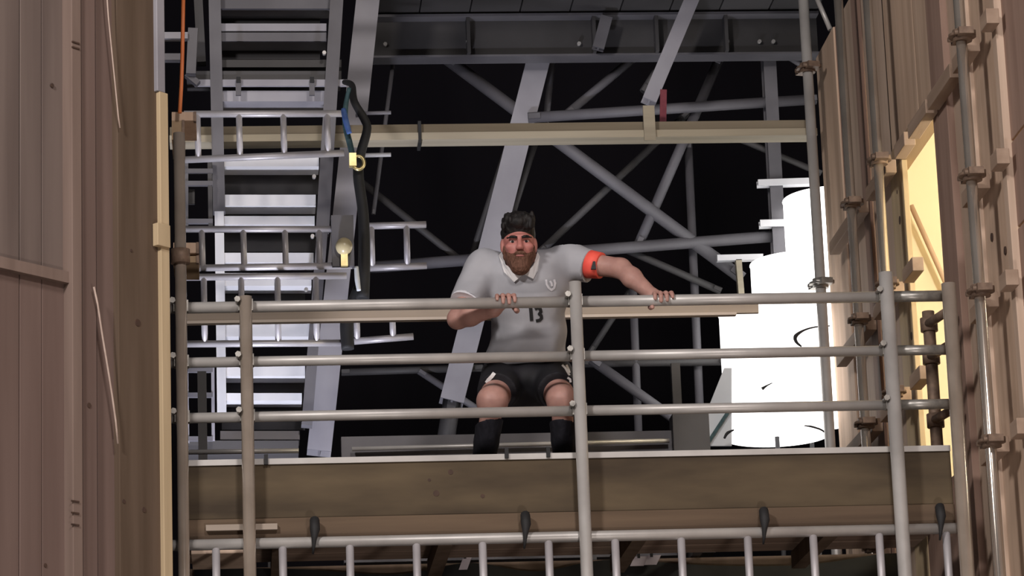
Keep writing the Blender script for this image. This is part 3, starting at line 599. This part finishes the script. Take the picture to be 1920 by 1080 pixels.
# ================================================================== the man
class Field:                       # signed distance grid, polygonised by surface nets
    def __init__(s, lo, hi, h):
        s.lo = np.array(lo, float); s.h = h; s.n = np.ceil((np.array(hi)-s.lo)/h).astype(int)+1
        s.d = np.full(s.n, 0.2, np.float32)
    def _win(s, lo, hi):
        a = np.clip(np.floor((np.array(lo)-s.lo)/s.h).astype(int), 0, s.n); b = np.clip(np.ceil((np.array(hi)-s.lo)/s.h).astype(int)+1, 0, s.n)
        sl = tuple(slice(i, j) for i, j in zip(a, b))
        ax = [s.lo[k]+s.h*np.arange(a[k], b[k]) for k in range(3)]
        return sl, np.meshgrid(*ax, indexing='ij', sparse=True)
    def _mix(s, sl, d, k, op):
        o = s.d[sl]
        if op == 'sub': d = -d; hh = np.clip(0.5-0.5*(o-d)/k, 0, 1); s.d[sl] = (o*(1-hh)+d*hh)+k*hh*(1-hh)
        else: hh = np.clip(0.5+0.5*(d-o)/k, 0, 1); s.d[sl] = (d*(1-hh)+o*hh)-k*hh*(1-hh)
    def cone(s, a, b, ra, rb, k=0.02, op='add'):
        a, b = np.array(a, float), np.array(b, float); m = max(ra, rb)+k+0.03
        sl, (X, Y, Z) = s._win(np.minimum(a, b)-m, np.maximum(a, b)+m); ab = b-a
        t = np.clip(((X-a[0])*ab[0]+(Y-a[1])*ab[1]+(Z-a[2])*ab[2])/max(ab@ab, 1e-9), 0, 1)
        d = np.sqrt((X-a[0]-t*ab[0])**2+(Y-a[1]-t*ab[1])**2+(Z-a[2]-t*ab[2])**2)-(ra+(rb-ra)*t)
        s._mix(sl, d, k, op)
    def ell(s, c, r, k=0.02, op='add', R=None):
        c = np.array(c, float); r = np.array(r, float); m = r.max()+k+0.03
        sl, (X, Y, Z) = s._win(c-m, c+m)
        if R is None: q = [X-c[0], Y-c[1], Z-c[2]]
        else: q = [R[0][i]*(X-c[0])+R[1][i]*(Y-c[1])+R[2][i]*(Z-c[2]) for i in range(3)]
        k0 = np.sqrt(sum((q[i]/r[i])**2 for i in range(3))); k1 = np.sqrt(sum((q[i]/r[i]**2)**2 for i in range(3)))
        s._mix(sl, k0*(k0-1)/np.maximum(k1, 1e-6), k, op)
    def cut(s, p, n):               # keep the side where (x-p).n < 0
        p = np.array(p, float); n = np.array(n, float); n /= np.linalg.norm(n)
        sl, (X, Y, Z) = s._win(s.lo, s.lo+s.h*s.n)
        s.d = np.maximum(s.d, ((X-p[0])*n[0]+(Y-p[1])*n[1]+(Z-p[2])*n[2]).astype(np.float32))
    def mesh(s):
        d = s.d; neg = d < 0
        n = d.shape; c = neg[:-1, :-1, :-1].astype(np.int8)*0
        for i in (0, 1):
            for j in (0, 1):
                for k in (0, 1): c = c+neg[i:n[0]-1+i, j:n[1]-1+j, k:n[2]-1+k]
        act = np.argwhere((c > 0) & (c < 8)); idx = np.full(c.shape, -1, np.int64); idx[tuple(act.T)] = np.arange(len(act))
        acc = np.zeros((len(act), 3)); cnt = np.zeros(len(act))
        cor = [(i, j, k) for i in (0, 1) for j in (0, 1) for k in (0, 1)]
        val = {q: d[act[:, 0]+q[0], act[:, 1]+q[1], act[:, 2]+q[2]].astype(float) for q in cor}
        for q in cor:
            for ax in range(3):
                if q[ax] == 0:
                    p = list(q); p[ax] = 1; v0, v1 = val[q], val[tuple(p)]
                    cr = (v0 < 0) != (v1 < 0); t = np.where(cr, v0/np.where(v0 == v1, 1, v0-v1), 0)
                    pt = np.tile(np.array(q, float), (len(act), 1)); pt[:, ax] += t
                    acc[cr] += pt[cr]; cnt[cr] += 1
        vs = s.lo+s.h*(act+acc/cnt[:, None]); fs = []
        for ax in range(3):
            a, b = (ax+1) % 3, (ax+2) % 3
            s0 = [slice(None)]*3; s1 = [slice(None)]*3; s0[ax] = slice(0, -1); s1[ax] = slice(1, None)
            A, B_ = neg[tuple(s0)], neg[tuple(s1)]
            for flip, msk in ((0, A & ~B_), (1, ~A & B_)):
                e = np.argwhere(msk); e = e[(e[:, a] > 0) & (e[:, b] > 0) & (e[:, a] < n[a]-1) & (e[:, b] < n[b]-1)]
                def cell(da, db): q = e.copy(); q[:, a] -= da; q[:, b] -= db; return idx[q[:, 0], q[:, 1], q[:, 2]]
                f = np.stack([cell(1, 1), cell(0, 1), cell(0, 0), cell(1, 0)], 1)
                fs.append(f[:, ::-1] if flip else f)
        fs = np.concatenate(fs); fs = fs[(fs >= 0).all(1)]
        g = G(); g.v = [tuple(x) for x in vs]; g.f = [tuple(x) for x in fs.tolist()]; g.sm = [True]*len(g.f); return g

skin = nmat('skin', (0.43, 0.235, 0.20), (0.50, 0.285, 0.24), 0.5, 0, (25, 25, 25), 0.03, 0.4)
def face_red_light(m, centre_fn):              # reddish light on the face, painted into the skin colour
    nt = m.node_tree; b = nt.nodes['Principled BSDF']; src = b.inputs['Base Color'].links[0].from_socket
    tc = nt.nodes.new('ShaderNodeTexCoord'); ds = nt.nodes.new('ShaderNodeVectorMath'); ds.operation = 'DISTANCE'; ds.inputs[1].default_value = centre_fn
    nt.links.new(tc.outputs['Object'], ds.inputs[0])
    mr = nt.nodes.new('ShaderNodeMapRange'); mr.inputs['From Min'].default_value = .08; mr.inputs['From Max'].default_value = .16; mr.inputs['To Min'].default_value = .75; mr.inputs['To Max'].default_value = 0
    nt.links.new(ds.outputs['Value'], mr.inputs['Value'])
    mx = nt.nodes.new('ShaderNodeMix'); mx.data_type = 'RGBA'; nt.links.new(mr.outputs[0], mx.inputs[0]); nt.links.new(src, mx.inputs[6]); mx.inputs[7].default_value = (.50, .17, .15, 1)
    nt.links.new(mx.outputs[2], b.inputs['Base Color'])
skin.node_tree.nodes['Principled BSDF'].inputs['Subsurface Weight'].default_value = 0.06
M['jersey'] = nmat('jersey_grey', (0.38, 0.385, 0.42), (0.44, 0.445, 0.48), 0.75, 0, (7, 7, 7), 0.25, 0.2)
M['collar'] = nmat('collar_white', (0.80, 0.79, 0.80), (0.86, 0.85, 0.86), 0.7, 0, (20, 20, 20), 0.05, 0.2)
M['shorts'] = nmat('shorts_black', (0.010, 0.010, 0.013), (0.016, 0.015, 0.020), 0.7, 0, (8, 8, 8), 0.2, 0.3)
M['sock'] = nmat('sock_black', (0.010, 0.010, 0.014), (0.016, 0.016, 0.022), 0.85, 0, (60, 60, 8), 0.3, 0.2)
M['hair'] = nmat('hair_black', (0.008, 0.007, 0.008), (0.020, 0.017, 0.016), 0.6, 0, (60, 60, 20), 0.8, 0.3)
M['beard'] = nmat('beard_brown', (0.10, 0.048, 0.032), (0.18, 0.090, 0.062), 0.8, 0, (90, 90, 60), 0.8, 0.2)
M['lip'] = nmat('lip', (0.34, 0.12, 0.11), (0.40, 0.15, 0.14), 0.5, 0, (30, 30, 30), 0.0)
M['eye_white'] = nmat('eye_white', (0.55, 0.52, 0.50), (0.6, 0.57, 0.55), 0.3, 0, (30, 30, 30), 0.0)
M['armband'] = nmat('armband_red', (0.95, 0.10, 0.075), (1.0, 0.13, 0.09), 0.6, 0, (20, 20, 20), 0.05)
M['print'] = nmat('black_print', (0.012, 0.012, 0.014), (0.016, 0.016, 0.018), 0.6, 0, (20, 20, 20), 0.0)
M['crest'] = nmat('crest_pale', (0.72, 0.72, 0.78), (0.80, 0.80, 0.85), 0.6, 0, (40, 40, 40), 0.1)

def J(u, v, Y): return np.array(PY(u, v, Y))
railY, railZ = 0.042, RZ[0]
# joints ("l"/"r" as seen in the picture)
pel = J(984, 700, .60)
hip = {-1: J(948, 708, .58), 1: J(1030, 708, .58)}
kne = {-1: J(923, 752, .20), 1: J(1054, 750, .20)}
ank = {-1: np.array([J(894, 880, .42)[0], .42, DZ+.095]), 1: np.array([J(1062, 880, .40)[0], .40, DZ+.095])}
sho = {-1: J(908, 503, .34), 1: J(1066, 490, .36)}
elb = {-1: J(858, 598, .22), 1: J(1164, 503, .24)}
hnd = {-1: J(948, 563, railY), 1: J(1243, 553, railY)}
neck = J(976, 500, .30); headc = J(973, 461, .205)
fb = Field((-.36, -.06, DZ-.01), (.82, 1.0, 5.34), .0048)
# torso
chest = J(985, 545, .36); belly = J(992, 620, .46)
fb.cone(pel, belly, .125, .12, .04); fb.cone(belly, chest, .12, .13, .05)
fb.ell(chest, (.17, .11, .14), .05); fb.cone(chest+np.array([0, .02, .05]), neck, .08, .058, .05)
for s in (-1, 1):
    fb.cone(neck-np.array([0, -.01, .03]), sho[s], .05, .055, .05)
    # legs: thigh, knee, calf
    fb.cone(hip[s], kne[s], .085, .058, .04)
    fb.ell(kne[s]+np.array([0, -.008, -.005]), (.052, .05, .056), .05)
    calf = kne[s]*.62+ank[s]*.38+np.array([0, .025, 0])
    fb.cone(kne[s]-np.array([0, -.01, .02]), calf, .048, .040, .012); fb.cone(calf, ank[s], .040, .034, .012)
    # upper arm, forearm
    fb.cone(sho[s], elb[s], .052, .042, .03)
wrist = {-1: hnd[-1]+np.array([-.045, .055, -.028]), 1: hnd[1]+np.array([-.035, .055, .012])}
for s in (-1, 1):
    mid = elb[s]*.65+wrist[s]*.35
    fb.cone(elb[s], mid, .040, .042, .02); fb.cone(mid, wrist[s], .041, .027, .02)
    # palm behind / over the rail
    h = hnd[s]; ce = np.array([h[0], railY, railZ])
    dx = np.array([1.0, 0, 0])
    palm = ce+np.array([-.004, .034, .016])
    fb.cone(wrist[s], palm, .026, .026, .02)
    fb.ell(palm, (.042, .022, .028), .012)
    offs = (-.034, -.0115, .0115, .033)
    for i, ox in enumerate(offs):
        rf = (.0088, .0098, .0098, .0094)[i]; L = (1.9, 2.35, 2.45, 2.2)[i] if s < 0 else (2.2, 2.5, 2.4, 2.0)[i]
        pts = []
        for t in np.linspace(0, 1, 5):
            an = math.radians(55)+t*L        # from back-top over the front
            rr = .0235+rf*.85
            pts.append(ce+np.array([ox*(1+.10*t), math.cos(an)*rr, math.sin(an)*rr]))
        for k in range(4): fb.cone(pts[k], pts[k+1], rf*(1.08-.06*k), rf*(1.02-.06*k), .004)
    tx = -s
    th = [palm+np.array([tx*.034, -.004, -.018]), ce+np.array([tx*.047, .018, -.030]), ce+np.array([tx*.040, -.010, -.034])] if s < 0 else [palm+np.array([-.034, -.004, -.01]), ce+np.array([-.052, .018, -.024]), ce+np.array([-.048, -.010, -.031])]
    fb.cone(th[0], th[1], .0125, .011, .008); fb.cone(th[1], th[2], .011, .0095, .006)
# head, in its own frame: x right (picture), y forward (towards the viewer), z up
hp, hy = math.radians(4), math.radians(-3)
fwd = np.array([math.sin(hy)*math.cos(hp), -math.cos(hy)*math.cos(hp), -math.sin(hp)])
rgt = np.array([math.cos(hy), math.sin(hy), 0]); upv = np.cross(fwd, rgt); upv = upv if upv[2] > 0 else -upv
HR = np.stack([rgt, fwd, upv], 0)           # rows: local axes in world
def hl(x, y, z): return headc+rgt*x+fwd*y+upv*z
def hell(f, c, r, k=.01, op='add'): f.ell(hl(*c), r, k, op, HR.T)
fb.cone(neck-np.array([0, -.02, .02]), hl(0, -.02, -.05), .060, .056, .03)
hell(fb, (0, -.022, .032), (.068, .090, .086), .02)
hell(fb, (0, .018, -.035), (.055, .066, .078), .025)
hell(fb, (0, .052, -.085), (.030, .030, .024), .02)
hell(fb, (0, .072, .026), (.052, .017, .011), .010)                     # brow
for s in (-1, 1):
    hell(fb, (s*.029, .085, .007), (.018, .017, .011), .008, 'sub')      # sockets
    hell(fb, (s*.040, .056, -.014), (.020, .018, .016), .014)            # cheekbones
    hell(fb, (s*.069, -.016, .002), (.010, .020, .032), .008)            # ears
    hell(fb, (s*.010, .093, -.026), (.009, .010, .008), .006)            # nostril wings
fb.cone(hl(0, .078, .018), hl(0, .102, -.022), .008, .0125, .008)
man = empty('person', (pel[0], .40, DZ)); tag(man, 'man in grey shirt, black shorts and red armband crouching and gripping the guardrail', 'person')
gb = fb.mesh(); body = ob('body', gb, skin, man); face_red_light(skin, tuple(Vector(hl(0, .06, 0))-WO[body.name]))
for s in (-1, 1):
    ob('eye', G().sphere(hl(s*.029, .0615, .006), .0115, .0115, .0062, 16, 10), 'eye_white', man)
    ob('iris', G().sphere(hl(s*.029, .0705, .0055), .0062, .004, .0056, 12, 8), 'hair', man)
    ob('eyebrow', G().path([hl(s*(.010+.0105*k), .088-.0028*k*k/2, .0195+.0042*k-.0009*k*k) for k in range(5)], [.005, .0065, .0065, .0055, .003], 8), 'hair', man)
# beard and moustache
f = Field(headc-.16, headc+.16, .0042)
hell(f, (0, .024, -.050), (.060, .070, .068), .01)
hell(f, (0, .060, -.100), (.042, .038, .038), .02)
hell(f, (0, .092, -.043), (.031, .013, .011), .012)
hell(f, (0, .040, -.012), (.060, .075, .028), .02, 'sub')
hell(f, (0, .108, -.024), (.014, .03, .012), .01, 'sub')
for s in (-1, 1): hell(f, (s*.036, .085, -.028), (.024, .03, .018), .012, 'sub'); f.cone(hl(s*.058, -.002, .0), hl(s*.054, .016, -.05), .010, .016, .012)
f.cut(hl(0, -.03, -.05), -fwd)
ob('beard', f.mesh(), 'beard', man)
ob('mouth', G().sphere(hl(0, .090, -.0595), .019, .010, .0055, 16, 8), 'lip', man)
# hair: short sides, thick flat-ish top
f = Field(headc-.18, headc+.20, .0045)
hell(f, (0, -.030, .050), (.073, .096, .075), .01)
hell(f, (0, .016, .090), (.068, .082, .040), .02)
hell(f, (.004, -.005, .112), (.062, .085, .034), .02)
hell(f, (0, .095, .012), (.062, .05, .036), .012, 'sub')
rr_ = random.Random(3)
for k in range(150):
    a_, b_ = rr_.uniform(-.066, .066), rr_.uniform(-.08, .088); hell(f, (a_, b_, .105+rr_.uniform(-.03, .028)-abs(a_)*.2), (.009, .009, .017), .005)
f.cut(hl(0, 0, -.012), -upv)
ob('hair', f.mesh(), 'hair', man)

# jersey
fj = Field((-.36, -.02, 4.45), (.62, 1.0, 5.14), .0055)
fj.cone(pel+np.array([0, -.01, .03]), belly, .150, .150, .04); fj.cone(belly, chest, .150, .155, .05)
fj.ell(chest+np.array([0, 0, .01]), (.192, .135, .155), .05)
hem = J(985, 672, .46); fj.ell(hem+np.array([0, .03, .02]), (.172, .150, .085), .04)
fj.cone(chest+np.array([0, .02, .05]), neck+np.array([0, .005, -.02]), .10, .072, .05)
slv = {-1: J(874, 568, .255), 1: J(1104, 499, .315)}
for s in (-1, 1):
    fj.cone(neck-np.array([0, -.01, .035]), sho[s], .062, .075, .05)
    fj.cone(sho[s], slv[s]+(slv[s]-sho[s])*.3, .076, .070, .04)
# folds
Xg = [fj.lo[k]+fj.h*np.arange(fj.n[k]) for k in range(3)]
X, Y_, Z = np.meshgrid(*Xg, indexing='ij', sparse=True)
fj.d += (.006*np.sin(38*X+22*Z+3*np.sin(14*Z))*np.exp(-((Z-4.72)/.14)**2)+.006*np.sin(55*(Z-.35*X)+4*np.sin(9*X))*np.exp(-((Z-4.66)/.07)**2)+.005*np.sin(45*X-40*Z)*np.exp(-((X+.18)/.09)**2)).astype(np.float32)
for s in (-1, 1):                 # sleeve ends, cut only beyond the shoulder
    dirv = (slv[s]-sho[s])/np.linalg.norm(slv[s]-sho[s]); q = (X-slv[s][0])*dirv[0]+(Y_-slv[s][1])*dirv[1]+(Z-slv[s][2])*dirv[2]
    near = ((X-elb[s][0])**2+(Y_-elb[s][1])**2+(Z-elb[s][2])**2) < .17**2
    fj.d = np.where(near, np.maximum(fj.d, q.astype(np.float32)), fj.d)
fj.cut(hem+np.array([0, 0, -.028]), (0.05, .10, -1)); fj.ell(neck+np.array([0, -.02, .05]), (.062, .085, .07), .012, 'sub'); fj.cone(neck+np.array([0,.0,.03]), hl(0, -.02, 0), .075, .085, .01, 'sub')
gj = fj.mesh(); jersey = ob('jersey', gj, 'jersey', man)
bvh = BVHTree.FromPolygons([Vector(v) for v in gj.v], gj.f)
def onto(u, v, off=.003):          # picture point laid on the cloth, along the view from the front
    d = ray(u, v).normalized(); hit = bvh.ray_cast(CAM, d)
    p = hit[0] if hit[0] is not None else PY(u, v, .2)
    return p-d*off
def stroke(g, pts, wpx, off=.003, sub=5):
    P = []
    for i in range(len(pts)-1):
        for k in range(sub): t = k/sub; P.append((pts[i][0]*(1-t)+pts[i+1][0]*t, pts[i][1]*(1-t)+pts[i+1][1]*t))
    P.append(pts[-1]); vs = []
    for i, (x, y) in enumerate(P):
        a, b = P[max(i-1, 0)], P[min(i+1, len(P)-1)]; dx, dy = b[0]-a[0], b[1]-a[1]; l = math.hypot(dx, dy) or 1
        for k in (-1, 0, 1): vs.append(onto(x-dy/l*wpx/2*k, y+dx/l*wpx/2*k, off))
    g.add(vs, [(3*i+k, 3*i+k+1, 3*i+k+4, 3*i+k+3) for i in range(len(P)-1) for k in (0, 1)], True)
gn = G(); stroke(gn, [(995, 577), (996, 588), (997, 602)], 6.5)
stroke(gn, [(992, 579), (996, 576)], 3)
g3 = G(); stroke(g3, [(1003, 580), (1008, 577), (1013, 579), (1014.5, 585), (1011, 589), (1015, 592), (1015.5, 597), (1012, 600.5), (1005, 602)], 6)
ob('chest_numeral', gn, 'print', jersey); ob('chest_numeral', g3, 'print', jersey)
gc = G(); stroke(gc, [(1024, 524), (1025, 533), (1029, 540), (1034, 544), (1039, 540), (1041, 531), (1039, 524)], 4); stroke(gc, [(1031, 527), (1034, 531), (1035, 537)], 4)
ob('crest', gc, 'crest', jersey)
# collar: two white flaps and a neck band
gk = G()
def flap(pts):
    n = len(pts); top = [onto(u, v, .012+o) for u, v, o in pts]; d = ray(960, 540).normalized()
    gk.add(top+[p+d*.012 for p in top], [tuple(range(n)), tuple(range(2*n-1, n-1, -1))]+[(i, n+i, n+(i+1) % n, (i+1) % n) for i in range(n)])
flap([(935, 478, .0), (941, 472, .004), (948, 496, .006), (978, 517, .004), (964, 529, .002), (945, 510, .003)])
flap([(1008, 472, .004), (1012, 480, .0), (1008, 508, .003), (1000, 523, .002), (982, 514, .004), (1000, 498, .006)])
co = ob('collar', gk, 'collar', man)
nb = [neck+np.array([.076*math.cos(t), .006+.068*math.sin(t), .010+.022*math.sin(t)]) for t in np.linspace(0, 2*math.pi, 33)]
ob('neck_band', G().path(nb, .013, 10), 'collar', man)
# armband and bracelet
ax = (elb[1]-sho[1])/np.linalg.norm(elb[1]-sho[1]); tpos = J(1113, 503, .305)
t0 = sho[1]+ax*((tpos-sho[1])@ax)
ab = ob('armband', G().tube(t0-ax*.034, t0+ax*.034, .062, 24, .056), 'armband', man)
d = ray(1113, 498).normalized(); m_ = PY(1113, 498, t0[1]-.0645)
ob('armband_mark', G().hexa([m_+Vector(v) for v in ((-.012, -.004, -.016), (.010, -.004, -.016), (.010, .01, -.016), (-.012, .01, -.016), (-.002, -.004, .018), (.008, -.004, .018), (.008, .01, .018), (-.002, .01, .018))]), 'print', ab)
ax2 = (elb[-1]-sho[-1])/np.linalg.norm(elb[-1]-sho[-1])
ob('sleeve_cuff', G().tube(slv[-1]-ax2*.008, slv[-1]+ax2*.006, .070, 24), 'crest', jersey)
# shorts
fs_ = Field((-.26, -.02, 4.30), (.42, 1.0, 4.80), .0055)
fs_.ell(pel+np.array([0, 0, -.01]), (.170, .15, .13), .03); fs_.ell(pel+np.array([0, -.08, -.06]), (.13, .16, .10), .04)
for s in (-1, 1): fs_.cone(hip[s], kne[s]*.82+hip[s]*.18+np.array([-s*.006, 0, .012]), .108, .082, .03)
for s in (-1, 1):
    q = kne[s]*.74+hip[s]*.26; dv = (kne[s]-hip[s])/np.linalg.norm(kne[s]-hip[s])
    Xs = [fs_.lo[k]+fs_.h*np.arange(fs_.n[k]) for k in range(3)]; X, Y_, Z = np.meshgrid(*Xs, indexing='ij', sparse=True)
    near = (X-pel[0])*s > 0
    fs_.d = np.where(near, np.maximum(fs_.d, ((X-q[0])*dv[0]+(Y_-q[1])*dv[1]+(Z-q[2])*dv[2]).astype(np.float32)), fs_.d)
gs = fs_.mesh(); sh = ob('shorts', gs, 'shorts', man)
bvh = BVHTree.FromPolygons([Vector(v) for v in gs.v], gs.f)
g_ = G(); stroke(g_, [(927, 699), (922, 706), (916, 712), (912, 718)], 7); stroke(g_, [(927, 699), (924, 704)], 3)
ob('shorts_emblem', g_, 'collar', sh)
g_ = G(); stroke(g_, [(1054, 684), (1060, 690), (1064, 697), (1068, 704)], 4); stroke(g_, [(1062, 684), (1066, 692), (1068, 699)], 4); stroke(g_, [(1064, 708), (1069, 711), (1070, 717)], 4)
ob('shorts_number', g_, 'collar', sh)
# socks and boots
for s in (-1, 1):
    f = Field(ank[s]+np.array([-.13, -.36, -.12]), ank[s]+np.array([.13, .16, .42]), .005)
    calf = kne[s]*.62+ank[s]*.38+np.array([0, .025, 0]); topk = kne[s]*.80+ank[s]*.20+np.array([0, .02, 0])
    f.cone(topk+(topk-calf)*.4, calf, .059, .0525, .01); f.cone(calf, ank[s], .0525, .044, .01); f.cone(ank[s], ank[s]+np.array([0, -.05, -.05]), .042, .04, .03)
    f.cut(J(906 if s < 0 else 1062, 795, .27), (0.1*s, .05, 1))
    ob('sock', f.mesh(), 'sock', man)
    f = Field(ank[s]+np.array([-.14, -.28, -.12]), ank[s]+np.array([.14, .14, .06]), .006)
    f.cone(ank[s]+np.array([0, .02, -.05]), ank[s]+np.array([s*.015, -.12, -.058]), .046, .040, .03); f.ell(ank[s]+np.array([s*.02, -.15, -.062]), (.047, .062, .032), .03); f.ell(ank[s]+np.array([0, 0, -.02]), (.05, .06, .05), .03)
    f.cut(ank[s]+np.array([0, 0, -.0945]), (0, 0, -1))
    ob('boot', f.mesh(), 'print', man)
